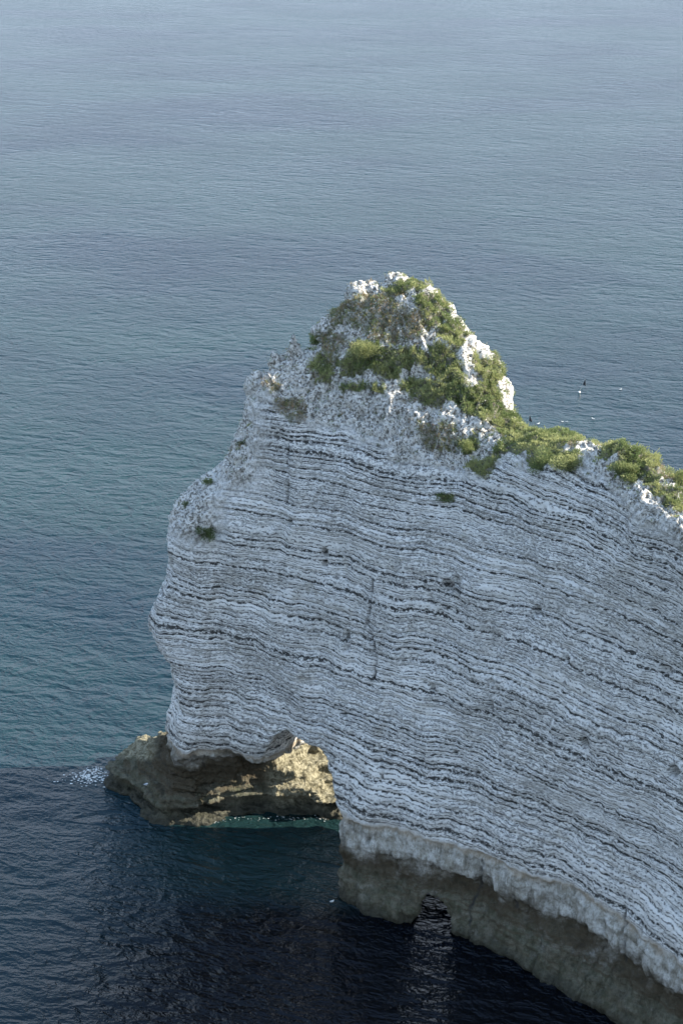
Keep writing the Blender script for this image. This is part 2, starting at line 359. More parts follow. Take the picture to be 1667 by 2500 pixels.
def headland():
    h = 0.25
    x = np.arange(-20, 44, h, dtype=np.float32); y = np.arange(72, 136, h, dtype=np.float32); z = np.arange(-2, 49.5, h, dtype=np.float32)
    X, Y, Z = x[:, None, None], y[None, :, None], z[None, None, :]
    def tab2(S_, a, b):
        T = S_(a[:, None], b[None, :]); ga, gb = np.gradient(T, h); return T, np.sqrt(1 + ga ** 2 + gb ** 2)
    F, nF = tab2(Fs, x, z); Hh, nH = tab2(Hs, x, y); B, nB = tab2(Bs, x, z)
    ribs = fbm(x[:, None] * 0.22, 5.0, z[None, :] * 0.035, 2) * 0.9 + fbm(x[:, None] * 0.12 + z[None, :] * 0.03, 9.0, z[None, :] * 0.12, 2) * 0.55
    F = F + ribs * sstep(2, 9, z)[None, :] * sstep(-16, -10, x)[:, None]
    F = F + 0.35 * (1 + 0.9 * perlin(x * 0.5, 1.0, 2.0))[:, None] * np.exp(-((z - 4.1) / 0.55) ** 2)[None, :] * sstep(2, 5, x)[:, None] - 0.0 * np.exp(-((z - 6.2) / 0.9) ** 2)[None, :]
    V = smin((Y - F[:, None, :]) / nF[:, None, :], (Hh[:, :, None] - Z) / nH[:, :, None], 0.9)
    V = smin(V, (B[:, None, :] - Y) / nB[:, None, :], 1.5)
    L = np.interp(z, [p[0] for p in Lz], [p[1] for p in Lz]).astype(np.float32)[None, None, :]
    V = smin(V, (X - L - 0.055 * np.clip(np.abs(Y - 125.0), 0, 9) ** 2) * 0.85, 1.0)
    # the arch between the outer leg and the pillar, running away to the right
    nx_, ny_ = 0.78, -0.62
    U = (X + 2.2) * nx_ + (Y - 116.8) * ny_; A_ = (X + 2.2) * 0.62 + (Y - 116.8) * 0.78
    top = 10.9 + 0.10 * np.clip(A_, 0, 30)
    arch = (1 - (np.abs(U / 5.2) ** 3 + (np.clip(Z + 3, 0, 99) / (top + 3)) ** 3) ** (1 / 3)) * 5.0
    V = smin(V, -arch, 0.6)
    cut = np.minimum(np.minimum(6.7 + 0.5 * perlin(X * .5, Y * .5, 0.0) - Z, X + 8.5 - 0.3 * (Y - 122)), Y - 118.5)
    V = smin(V, np.where(X < 0.5, -cut, 9.0), 0.5)
    # low tunnel right of the pillar
    c = W(1060, 2235, 106.0)
    q = np.clip(Y - 104, 0, 30)
    U2 = (X - 7.0 - 0.10 * (Y - 105)) / (1.55 + 0.06 * q)
    hole = (1 - (np.abs(U2) ** 2.5 + (np.clip(Z + 2, 0, 99) / (3.6 + 0.22 * q)) ** 2.5) ** 0.4) * 1.6
    V = smin(V, -hole, 0.3)
    # crags on the skyline
    def blob(px, py, Yc, rx, ry, rz):
        c = W(px, py, Yc)
        return (1 - np.sqrt(((X - c[0]) / rx) ** 2 + ((Y - c[1]) / ry) ** 2 + ((Z - c[2]) / rz) ** 2)) * min(rx, ry, rz)
    for b in [(718, 862, 127.2, 0.62, 0.9, 1.7), (706, 858, 127.2, 0.5, 0.7, 1.2), (672, 878, 126.9, 0.6, 0.8, 0.9), (630, 945, 126.3, 0.7, 0.9, 1.0), (879, 727, 129, 0.8, 0.9, 1.1), (915, 718, 129, 0.6, 0.8, 0.8), (792, 812, 127.9, 0.6, 0.8, 0.7), (826, 794, 128.2, 0.6, 0.8, 0.7), (966, 690, 129, 0.8, 1.0, 0.7), (1085, 762, 127.5, 0.8, 0.9, 0.7), (1125, 808, 126.8, 0.7, 0.9, 0.7)]:
        V = smax(V, blob(*b), 0.4)
    v, q = surface_nets(V, (x[0], y[0], z[0]), h)
    del V
    keep = v[q].mean(1)[:, 2] > -1.4
    q = q[keep]
    v, q = subdivide(v, q)
    N = normals(v, q)
    px, py = project(v)
    bx = [p[0] for p in brk]; by = [p[1] for p in brk]
    bz = np.interp(v[:, 0], [W(*p)[0] for p in brk], [W(*p)[2] for p in brk])
    warp = fbm(v[:, 0] * 0.07, v[:, 1] * 0.07, v[:, 2] * 0.05, 2) * 0.9 + fbm(v[:, 0] * 0.5, v[:, 1] * 0.5, v[:, 2] * 0.3, 2) * 0.12
    rub = sstep(-0.9, 0.7, v[:, 2] - bz + fbm(v[:, 0] * 0.35, v[:, 1] * 0.35, v[:, 2] * 0.35, 3) * 1.1)
    tipm = sstep(-8.5, -11, v[:, 0] + 0.0 * v[:, 2]) * sstep(24.5, 27, v[:, 2]) ; rub = np.maximum(rub, tipm)
    leftm = sstep(-5.0, -8.0, v[:, 0] - 0.5 * fbm(v[:, 0] * .4, v[:, 1] * .4, v[:, 2] * .4, 2)) * sstep(29, 31.5, v[:, 2]); rub = np.maximum(rub, leftm)
    s = v[:, 2] + warp
    lv = [-6.0]; r2 = random.Random(11)
    while lv[-1] < 60: lv.append(lv[-1] + r2.choice([0.26, 0.34, 0.42, 0.55, 0.7, 0.95]))
    bed = np.interp(s, lv, np.arange(len(lv)))
    low = 1 - sstep(-0.18, 0.18, v[:, 2] - 7.45 + warp * 0.25)
    weed = 1 - sstep(-1.5, 1.5, v[:, 2] - 4.9 + fbm(v[:, 0] * .3, v[:, 1] * .3, v[:, 2] * .3, 2) * 0.7 - 1.9 * sstep(-4, -7, v[:, 0]))
    # relief
    x_, y_, z_ = v.T
    d = fbm(x_ * 0.16, y_ * 0.16, z_ * 0.12, 3) * 0.6 * sstep(0, 9, z_)
    d += fbm(x_ * 0.7, y_ * 0.7, z_ * 0.5, 3, 0.55) * 0.22
    fr = np.abs(((bed + 0.5) % 1.0) - 0.5)                                  # 0 at a flint course
    streng = np.array([r2.random() for _ in range(400)])[np.clip(np.floor(bed + 0.5).astype(int), 0, 399)]
    d += (1 - low) * (1 - rub) * (-(0.03 + 0.16 * streng) * (1 - sstep(0.05, 0.28, fr)) + 0.05 * perlin(x_ * 0.2, y_ * 0.2, bed * 0.7))
    d += rub * ((0.25 - np.abs(fbm(x_ * 1.1, y_ * 1.1, z_ * 0.7, 3, 0.6))) * 0.75 + perlin(x_ * 0.5, y_ * 0.5, z_ * 0.4) * 0.25)
    d += low * (fbm(x_ * 0.8, y_ * 0.8, z_ * 0.6, 4, 0.6) * 0.30 + perlin(x_ * .12, y_ * .12, z_ * 1.5) * 0.2 - 0.16 * sstep(0.06, 0.0, np.abs(perlin(x_ * 0.42, y_ * 0.42, z_ * 0.10))) * sstep(7.2, 6.0, z_) + perlin(x_ * 0.1, y_ * 0.1, z_ * 2.1) * 0.16)
    crack = np.zeros(len(v), np.float32)
    for pl in [[(697, 1085), (692, 1130), (697, 1180), (695, 1230)], [(908, 1420), (903, 1480), (896, 1505), (885, 1530)], [(900, 1550), (903, 1660)],
               [(1528, 2210), (1530, 2280), (1528, 2345)], [(1172, 2105), (1168, 2160), (1148, 2215), (1145, 2290)], [(1259, 2180), (1262, 2215)],
               [(498, 1845), (500, 1880)], [(930, 1850), (935, 1900)], [(1190, 1700), (1200, 1740)]]:
        pl = np.array(pl, float)
        jit = perlin(z_ * 1.7, x_ * 0.0 + 3, y_ * 0.0) * 5
        for a, b in zip(pl[:-1], pl[1:]):
            ab = b - a; tt = np.clip(((px + jit - a[0]) * ab[0] + (py - a[1]) * ab[1]) / (ab @ ab), 0, 1)
            dd = np.hypot(px + jit - a[0] - tt * ab[0], py - a[1] - tt * ab[1])
            front = N[:, 1] < 0.1
            crack = np.maximum(crack, np.where(front, 1 - sstep(0.5, 4.5, dd), 0))
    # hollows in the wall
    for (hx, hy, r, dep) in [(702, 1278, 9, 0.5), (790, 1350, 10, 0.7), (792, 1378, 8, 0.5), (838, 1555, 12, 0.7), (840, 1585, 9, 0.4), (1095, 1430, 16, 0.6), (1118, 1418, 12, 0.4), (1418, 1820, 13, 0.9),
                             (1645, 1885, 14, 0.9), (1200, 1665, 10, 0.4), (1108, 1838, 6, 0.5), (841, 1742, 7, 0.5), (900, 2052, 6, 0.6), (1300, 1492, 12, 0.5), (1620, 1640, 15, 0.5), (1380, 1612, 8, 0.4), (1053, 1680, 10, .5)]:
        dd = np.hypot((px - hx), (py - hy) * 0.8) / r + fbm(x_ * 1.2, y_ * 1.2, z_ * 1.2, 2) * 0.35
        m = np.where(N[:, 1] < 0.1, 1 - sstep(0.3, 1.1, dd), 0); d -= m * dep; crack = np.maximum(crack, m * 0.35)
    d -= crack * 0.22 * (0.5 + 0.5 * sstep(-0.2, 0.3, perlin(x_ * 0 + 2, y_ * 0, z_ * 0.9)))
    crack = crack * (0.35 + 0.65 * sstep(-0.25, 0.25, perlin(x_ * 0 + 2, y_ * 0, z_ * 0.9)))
    v = v + N * d[:, None].astype(np.float32)
    return v, q, dict(bed=bed, rubble=rub, low=low, weed=weed, crack=crack, pale=0 * low), px, py
hv, hq, hat, hpx, hpy = headland()

# where plants grow: the green mats of the photograph, surveyed on to the slope, and the same sort of cover on the far side
def inpoly(px, py, poly):
    r = np.zeros(len(px), bool); n = len(poly)
    for i in range(n):
        (x1, y1), (x2, y2) = poly[i], poly[(i + 1) % n]
        c = ((y1 > py) != (y2 > py)) & (px < (x2 - x1) * (py - y1) / (y2 - y1 + 1e-9) + x1); r ^= c
    return r
def zo(pts, ox, oy, k): return [(ox + a * k, oy + b * k) for a, b in pts]
K1, K2 = (550, 650, 0.4783), (1100, 900, 0.3616)
MATS = [  # (polygon, density, tint): bright green mats
    zo([(805, 130), (840, 100), (930, 85), (1040, 105), (1030, 140), (960, 135), (900, 155), (830, 160)], *K1),
    zo([(960, 175), (1080, 160), (1130, 200), (1140, 250), (1080, 300), (1020, 320), (1010, 260), (970, 215)], *K1),
    zo([(1090, 300), (1170, 290), (1230, 350), (1180, 420), (1100, 370)], *K1),
    zo([(625, 400), (690, 375), (800, 420), (900, 415), (1010, 430), (1080, 390), (1180, 420), (1200, 500), (1240, 600), (1180, 610), (1060, 560), (1000, 500), (900, 520), (870, 580), (800, 560), (730, 520), (640, 560), (580, 560), (590, 490), (640, 450)], *K1),
    zo([(870, 610), (960, 570), (1100, 590), (1240, 620), (1340, 590), (1400, 600), (1420, 680), (1500, 760), (1568, 820), (1568, 940), (1440, 900), (1340, 800), (1220, 760), (1150, 680), (1050, 720), (950, 690), (930, 650)], *K1),
    zo([(1270, 420), (1350, 460), (1410, 560), (1400, 640), (1330, 600), (1250, 480)], *K1),
    zo([(570, 620), (660, 590), (720, 620), (830, 610), (810, 645), (690, 640), (600, 650)], *K1),
    zo([(420, 370), (490, 355), (480, 400), (430, 400)], *K1),
    zo([(420, 490), (500, 450), (560, 560), (520, 600), (470, 540)], *K1),
    zo([(1190, 900), (1270, 860), (1290, 930), (1220, 960)], *K1),
    zo([(1230, 1020), (1320, 980), (1460, 900), (1568, 930), (1470, 960), (1380, 1010), (1300, 1060)], *K1),
    zo([(1100, 1170), (1170, 1165), (1170, 1200), (1110, 1200)], *K1),
    zo([(350, 260), (480, 320), (600, 440), (720, 460), (790, 500), (740, 560), (690, 620), (760, 700), (700, 680), (560, 560), (420, 570), (300, 640), (190, 710), (110, 680), (280, 590), (420, 460), (330, 380)], *K2),
    zo([(540, 560), (680, 530), (680, 640), (590, 690), (520, 650)], *K2),
    zo([(690, 560), (860, 560), (860, 620), (770, 690), (720, 640)], *K2),
    zo([(720, 460), (850, 430), (1030, 465), (1030, 490), (920, 480), (800, 490)], *K2),
    zo([(1000, 530), (1140, 480), (1250, 490), (1330, 560), (1400, 640), (1380, 720), (1450, 800), (1568, 900), (1568, 970), (1440, 900), (1340, 790), (1280, 740), (1190, 760), (1110, 710), (1080, 640), (1150, 580), (1000, 590)], *K2),
    zo([(1480, 720), (1540, 700), (1568, 760), (1568, 830), (1500, 790)], *K2),
]
DRY = [  # dry brown and sparse cover
    zo([(640, 180), (800, 150), (900, 200), (1010, 250), (1010, 380), (800, 400), (700, 330), (640, 300), (560, 330), (540, 260)], *K1),
    zo([(480, 330), (620, 350), (600, 460), (540, 560), (470, 600), (420, 500), (500, 430)], *K1),
    zo([(240, 680), (400, 680), (400, 760), (380, 810), (250, 720)], *K1), zo([(180, 620), (290, 590), (280, 640)], *K1),
    zo([(980, 800), (1180, 830), (1180, 950), (1010, 930)], *K1), zo([(1300, 600), (1400, 600), (1420, 700), (1330, 700)], *K1),
    zo([(800, 480), (900, 470), (860, 510), (800, 540)], *K2), zo([(1260, 640), (1400, 640), (1500, 760), (1420, 740)], *K2)]
N_ = normals(hv, hq)
veg = np.zeros(len(hv)); dry = np.zeros(len(hv))
wx = fbm(hv[:, 0] * 0.9, hv[:, 1] * 0.9, hv[:, 2] * 0.9, 3) * 9; wy = fbm(hv[:, 0] * 0.9 + 40, hv[:, 1] * 0.9, hv[:, 2] * 0.9, 3) * 9
cand = (hpy < 1260) & (N_[:, 1] < 0.55) & (hv[:, 2] > 28)
for i, p in enumerate(MATS): veg[cand] = np.maximum(veg[cand], inpoly(hpx[cand] + wx[cand], hpy[cand] + wy[cand], p))
for p in DRY: dry[cand] = np.maximum(dry[cand], inpoly(hpx[cand] + wx[cand], hpy[cand] + wy[cand], p))
back = (N_[:, 1] >= 0.6) | (hv[:, 0] > 22.5)
cover = sstep(0.45, 0.7, N_[:, 2]) * sstep(-0.25, 0.15, fbm(hv[:, 0] * .22, hv[:, 1] * .22, 1.0, 3)) * (hv[:, 2] > 33)
veg = np.where(back, np.maximum(veg, cover), veg)
hat['soil'] = np.clip(veg * 0.9 + dry * 0.55, 0, 1)
cliff = mesh_obj('cliff', hv, hq, M_ROCK, hat)
tag(cliff, kind='structure')

# ------------------------------------------------------------------ weedy rock ledge under the outer leg
def seg_sdf(X, Y, poly):                              # signed distance to a plan outline, inside > 0
    n = len(poly); d = None; ins = np.zeros(np.broadcast(X, Y).shape, bool)
    for i in range(n):
        (x1, y1), (x2, y2) = poly[i], poly[(i + 1) % n]; ex, ey = x2 - x1, y2 - y1
        t = np.clip(((X - x1) * ex + (Y - y1) * ey) / (ex * ex + ey * ey), 0, 1)
        q = np.hypot(X - x1 - t * ex, Y - y1 - t * ey); d = q if d is None else np.minimum(d, q)
        c = ((y1 > Y) != (y2 > Y)) & (X < (x2 - x1) * (Y - y1) / (y2 - y1 + 1e-9) + x1); ins ^= c
    return np.where(ins, d, -d).astype(np.float32)
def ledge():
    h = 0.2
    x = np.arange(-24, 9, h, dtype=np.float32); y = np.arange(118, 135, h, dtype=np.float32); z = np.arange(-1.6, 9.6, h, dtype=np.float32)
    plan = seg_sdf(x[:, None], y[None, :], [(-20.2, 128.4), (-20.5, 126.9), (-19.7, 125.6), (-18.4, 124.4), (-16.5, 122.2), (-14.8, 121.4), (-12.7, 121.1), (-10.8, 121.8), (-8, 122.1), (-1.2, 122.2), (3, 122.8), (7, 126), (5, 131), (-6, 133), (-14, 132), (-19, 130.5)])
    Hl = TPS([(-20.4, 127.5, 1.9), (-20, 128.6, 2.1), (-19, 127, 2.3), (-18, 125, 2.5), (-17.4, 127.4, 3.0), (-17.3, 123.6, 1.7), (-16.1, 125.5, 4.2), (-15.2, 122.6, 3.2), (-14, 121.6, 4.2), (-12, 122, 8.0), (-9, 122, 7.4), (-7.3, 123, 6.4),
              (-12, 127, 8.4), (-8, 126, 7.4), (-6, 122.8, 5.6), (-5, 124.5, 5.0), (-3, 124, 3.0), (-3, 127, 4.1), (0, 127.2, 3.9), (0, 124, 2.1), (3, 126.5, 3.6), (-6, 130, 3.9), (2, 130, 2.6), (-14, 130, 4.2), (-18, 130, 2.6), (6, 127, 2.6)])
    T = Hl(x[:, None], y[None, :]); ga, gb = np.gradient(T, h); nT = np.sqrt(1 + ga ** 2 + gb ** 2)
    T = T + fbm(x[:, None] * 0.5, y[None, :] * 0.5, 3.3, 3) * 0.55
    lv = np.array([-3, 0.2, 0.9, 1.75, 2.5, 3.2, 4.1, 4.9, 5.8, 6.9, 8.5, 12]); fr = np.interp(T, lv, np.arange(12.0)); k_ = np.floor(fr); T = np.interp(k_ + sstep(0.55, 1.0, fr - k_), np.arange(12), lv).astype(np.float32)
    off = np.interp(z, [-1.6, 0.1, 0.45, 0.75, 1.35, 1.65, 2.7, 3.0, 3.3, 4.6, 5.2, 7, 9], [0.9, 0.5, 0.2, -1.0, -1.0, 0.45, 0.3, -0.55, -0.1, -0.45, -1.0, -0.5, -0.5]).astype(np.float32)
    blocky = np.round(fbm(x[:, None] * 0.35, y[None, :] * 0.35, 7.7, 2) * 3) / 3 * 0.9
    V = smin(plan[:, :, None] + off[None, None, :] + blocky[:, :, None] + fbm(x[:, None, None] * .5, y[None, :, None] * .5, z[None, None, :] * .9, 2) * 0.35,
             ((T[:, :, None] - z[None, None, :]) / nT[:, :, None]), 0.25)
    v, q = surface_nets(V, (x[0], y[0], z[0]), h)
    q = q[v[q].mean(1)[:, 2] > -1.2]
    v, q = subdivide(v, q); N = normals(v, q); x_, y_, z_ = v.T
    d = fbm(x_ * 1.1, y_ * 1.1, z_ * 1.8, 4, 0.6) * 0.16 + perlin(x_ * .15, y_ * .15, z_ * 2.6) * 0.24 + perlin(x_ * .4, y_ * .4, z_ * 5.2) * 0.08 - np.abs(fbm(x_ * 2.4, y_ * 2.4, z_ * 2.4, 2)) * 0.10
    v = v + N * d[:, None].astype(np.float32)
    one = np.ones(len(v))
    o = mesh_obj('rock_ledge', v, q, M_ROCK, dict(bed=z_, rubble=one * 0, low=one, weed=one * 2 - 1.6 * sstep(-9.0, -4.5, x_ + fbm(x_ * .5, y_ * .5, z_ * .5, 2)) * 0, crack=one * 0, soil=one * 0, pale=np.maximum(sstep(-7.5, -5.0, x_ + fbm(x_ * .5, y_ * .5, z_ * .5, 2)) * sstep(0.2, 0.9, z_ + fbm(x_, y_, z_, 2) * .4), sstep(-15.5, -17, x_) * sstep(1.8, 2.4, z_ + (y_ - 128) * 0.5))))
    return tag(o, kind='structure')
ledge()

# ------------------------------------------------------------------ scattering helpers
def face_data(v, q):
    a = np.cross(v[q[:, 2]] - v[q[:, 0]], v[q[:, 3]] - v[q[:, 1]]) / 2
    ar = np.linalg.norm(a, axis=1); return v[q].mean(1), a / (ar[:, None] + 1e-9), ar
FC, FN, FA = face_data(hv, hq)
def scatter(w, n):
    p = FA * w; i = rng.choice(len(p), n, p=p / p.sum())
    u, t = rng.random((2, n, 1)); c = hv[hq[i]]
    return (c[:, 0] * (1 - u) + c[:, 1] * u) * (1 - t) + (c[:, 3] * (1 - u) + c[:, 2] * u) * t, FN[i], i
def blades(P, D, L, Wd, tint):                         # one bent leaf of three faces' worth of points each
    n = len(P); a = rng.normal(size=(n, 3)); sd_ = np.cross(D, a); sd_ /= np.linalg.norm(sd_, axis=1)[:, None] + 1e-9
    mid = P + D * (L * 0.55)[:, None]; bend = rng.normal(size=(n, 3)) * 0.25; D2 = D + bend - np.array([0, 0, 0.25]); D2 /= np.linalg.norm(D2, axis=1)[:, None]
    tip = mid + D2 * (L * 0.5)[:, None]; w = (Wd / 2)[:, None]
    V = np.stack([P, mid + sd_ * w, tip, mid - sd_ * w], 1).reshape(-1, 3)
    return V, np.arange(4 * n).reshape(n, 4), np.repeat(tint, 4)
def plant_material():
    t = NT('leaf'); a = t.attr('tint')
    c1 = t.mix(t.ramp(a, 0.0, 0.33), (0.045, 0.075, 0.028), (0.170, 0.215, 0.085))
    c2 = t.mix(t.ramp(a, 0.33, 0.66), c1, (0.38, 0.39, 0.18))
    c3 = t.mix(t.ramp(a, 0.75, 1.0), c2, (0.34, 0.25, 0.17))
    t.put(t.bsdf.inputs['Base Color'], c3); t.bsdf.inputs['Roughness'].default_value = 0.65
    t.bsdf.inputs['Specular IOR Level'].default_value = 0.25
    tr = t.n.new('ShaderNodeBsdfTranslucent'); t.put(tr.inputs['Color'], c3)
    mx = t.n.new('ShaderNodeMixShader'); mx.inputs[0].default_value = 0.3
    t.l.new(t.bsdf.outputs[0], mx.inputs[1]); t.l.new(tr.outputs[0], mx.inputs[2]); t.l.new(mx.outputs[0], t.out.inputs[0])
    return t.m
M_LEAF = plant_material()

# the green mats on the crest: clumps of leaves
def mats():
    w = veg[hq].mean(1); n = 5200
    cp, cn, ci = scatter(w, n)
    rad = rng.uniform(0.16, 0.42, n); tint0 = np.clip(0.50 + 0.35 * fbm(cp[:, 0] * .45, cp[:, 1] * .45, cp[:, 2] * .45, 2) + rng.normal(0, 0.07, n), 0.05, 0.72)
    k = (70 * (rad / 0.35) ** 1.5).astype(int) + 14
    j = np.repeat(np.arange(n), k); m = len(j)
    up = cn[j] * 0.55 + np.array([0.0, 0, 0.8]); r3 = rng.normal(size=(m, 3)); r3 /= np.linalg.norm(r3, axis=1)[:, None]
    D = up + r3 * 0.75; D /= np.linalg.norm(D, axis=1)[:, None]
    hfl = rng.random(m) ** 0.6
    tan = r3 - cn[j] * (r3 * cn[j]).sum(1)[:, None]
    P = cp[j] + tan * (rad[j] * rng.random(m) ** .5)[:, None] + D * (rad[j] * 0.5 * hfl)[:, None] - cn[j] * 0.1
    L = rng.uniform(0.09, 0.22, m); tint = np.clip(tint0[j] + rng.normal(0, 0.08, m) , 0, 0.74)
    V, F, T = blades(P, D, L, rng.uniform(0.03, 0.07, m), tint)
    o = mesh_obj('clifftop_plants', V, F, M_LEAF, dict(tint=T), smooth=False); tag(o, kind='stuff')
    # dry, low, brown cover and stray sprigs among the stones
    w = (dry * 0.8 * (1 - veg) + 0.05 * hat['rubble'] * (1 - veg) * (hv[:, 2] > 31))[hq].mean(1) * np.clip(FN[:, 2] + 0.5, 0, 1); n = 3400
    cp, cn, ci = scatter(w, n); k = rng.integers(6, 26, n); j = np.repeat(np.arange(n), k); m = len(j)
    r3 = rng.normal(size=(m, 3)); D = cn[j] * 0.6 + np.array([0, 0, 0.5]) + r3 * 0.5; D /= np.linalg.norm(D, axis=1)[:, None]
    t0 = np.where(rng.random(n) < 0.62, rng.uniform(0.86, 1.0, n), rng.uniform(0.15, 0.6, n))
    V, F, T = blades(cp[j] + r3 * 0.09, D, rng.uniform(0.07, 0.2, m), rng.uniform(0.025, 0.055, m), np.clip(t0[j] + rng.normal(0, .04, m), 0, 1))
    o = mesh_obj('dry_grass', V, F, M_LEAF, dict(tint=T), smooth=False); tag(o, kind='stuff')
mats()

# loose chalk stones lying on the weathered cap
def rubble():
    t = NT('chalk_stone'); P = t.pos()
    t.put(t.bsdf.inputs['Base Color'], t.mix(t.ramp(t.noise(P, 2.2, 3), 0.35, 0.65), (0.46, 0.44, 0.40), (0.68, 0.66, 0.62))); t.bsdf.inputs['Roughness'].default_value = 0.95
    t.bsdf.inputs['Specular IOR Level'].default_value = 0.2
    import bmesh
    bm = bmesh.new(); bmesh.ops.create_icosphere(bm, subdivisions=1, radius=0.75)
    iv = np.array([x.co[:] for x in bm.verts]); jf = np.array([[x.index for x in f.verts] for f in bm.faces]); bm.free()
    w = (hat['rubble'] * (1 - 0.85 * veg) * (hv[:, 2] > 26))[hq].mean(1) * np.where(FN[:, 1] > 0.6, 0.4, 1.0)
    w *= 0.25 + sstep(-0.2, 0.3, fbm(FC[:, 0] * .5, FC[:, 1] * .5, FC[:, 2] * .5, 2))
    n = 9000; cp, cn, ci = scatter(w, n)
    sz = rng.uniform(0.03, 0.085, n) * (1 + 0.9 * (rng.random(n) < 0.05))
    A = np.linalg.qr(rng.normal(size=(n, 3, 3)))[0] * (rng.uniform(0.6, 1.35, (n, 1, 3)) * sz[:, None, None])
    V = np.einsum('nij,kj->nki', A, iv) * (1 + rng.normal(0, 0.13, (n, len(iv), 1))) + (cp - cn * (sz * 0.1)[:, None])[:, None, :]
    F = (jf[None] + (np.arange(n) * len(iv))[:, None, None]).reshape(-1, 3)
    o = mesh_obj('chalk_rubble', V.reshape(-1, 3), F, t.m, smooth=False); tag(o, kind='stuff')
rubble()

# ------------------------------------------------------------------ separate shrubs on the wall and shoulder
FR = (N_[:, 1] < 0.4)
hpx2, hpy2 = project(hv)
def on_rock(px, py):
    d = np.hypot(hpx2 - px, hpy2 - py) + np.where(FR, 0, 1e6); c = np.argsort(d)[:40]; c = c[d[c] < d[c[0]] + 5]
    i = c[np.argmin(hv[c, 1])]; return hv[i], N_[i]
def shrub(name, label, cat, px, py, rx, ry, tint, n, group=None):
    p, nn = on_rock(px, py)
    o = bpy.data.objects.new(name, None); C.objects.link(o); o.location = Vector(p.tolist()); tag(o, label, cat, group)
    sc = 0.034
    r3 = rng.normal(size=(n, 3)); r3 /= np.linalg.norm(r3, axis=1)[:, None]; rr = rng.random(n) ** 0.45
    lobes = rng.normal(size=(7, 3)) * np.array([rx * sc, rx * sc * .6, ry * sc]) * 0.45
    base = lobes[rng.integers(0, 7, n)]
    P = base + r3 * rr[:, None] * np.array([rx * sc, rx * sc * .8, ry * sc]) * 0.62 + nn * 0.25 * ry * sc
    D = r3 * 0.7 + np.array([0, 0, .75]) + nn * 0.3; D /= np.linalg.norm(D, axis=1)[:, None]
    V, F, T = blades(P, D, rng.uniform(0.08, 0.2, n), rng.uniform(0.03, 0.065, n), np.clip(tint + rng.normal(0, 0.09, n) + rr * 0.06, 0, 1))
    mesh_obj('foliage', V, F, M_LEAF, dict(tint=T), smooth=False, parent=o)
    m = 14; e = rng.normal(size=(m, 3)) * np.array([rx, rx * .7, ry]) * sc * 0.5 + nn * 0.1; vs, fs = [], []
    for i in range(m):
        dvec = e[i] - (-nn * 0.15); a = np.cross(dvec, [0.3, 0.2, 1.0]); a /= np.linalg.norm(a) + 1e-9; b = np.cross(dvec, a); b /= np.linalg.norm(b) + 1e-9
        k = len(vs)
        for c_, r_ in ((-nn * 0.15, 0.022), (e[i], 0.006)):
            for q_ in range(3): vs.append(c_ + (a * math.cos(q_ * 2.09) + b * math.sin(q_ * 2.09)) * r_)
        for q_ in range(3): fs.append((k + q_, k + (q_ + 1) % 3, k + 3 + (q_ + 1) % 3, k + 3 + q_))
    mesh_obj('stem', np.array(vs), np.array(fs), M_STEM, parent=o)
    return o
M_STEM = (lambda t: (t.bsdf.inputs['Base Color'].__setattr__('default_value', (0.10, 0.07, 0.045, 1)), t.m)[1])(NT('woody_stem'))
shrub('shrub', 'dark green shrub alone on the shaded chalk wall at the left', 'shrub', 504, 1298, 28, 15, 0.16, 1500)
shrub('shrub', 'small dark tuft on the lowest step of the left skyline', 'shrub', 452, 1228, 9, 8, 0.16, 260)
shrub('shrub', 'dark tuft leaning out along the sloping left skyline', 'shrub', 507, 1183, 11, 12, 0.25, 420)
shrub('shrub', 'round dark tuft high on the rubbly left edge below the pinnacles', 'shrub', 588, 1082, 9, 7, 0.14, 260)
shrub('shrub', 'flat dark patch of leaves on bare chalk below the saddle', 'shrub', 1091, 1216, 20, 7, 0.18, 600)
shrub('shrub', 'dark green bush hanging just below the saddle', 'bush', 1325, 1125, 30, 26, 0.28, 2400)
shrub('shrub', 'yellow green bush lit by the sun below the saddle', 'bush', 1383, 1124, 30, 26, 0.56, 2600)
shrub('shrub', 'lone rounded green bush in the stony hollow left of the saddle', 'bush', 1143, 1090, 20, 17, 0.42, 1500)
shrub('shrub', 'broad bright green bush at the middle of the stony peak', 'bush', 893, 848, 46, 20, 0.54, 4200)
shrub('shrub', 'dark bush at the left edge of the peak, above the knob of chalk', 'bush', 763, 835, 20, 9, 0.24, 900)
shrub('shrub', 'green bush right of the bald chalk hump, above the sunlit scree', 'bush', 1520, 1145, 26, 14, 0.44, 3000)
shrub('shrub', 'pale green bush at the right edge of the photo on the ridge', 'bush', 1652, 1170, 20, 17, 0.40, 1500)

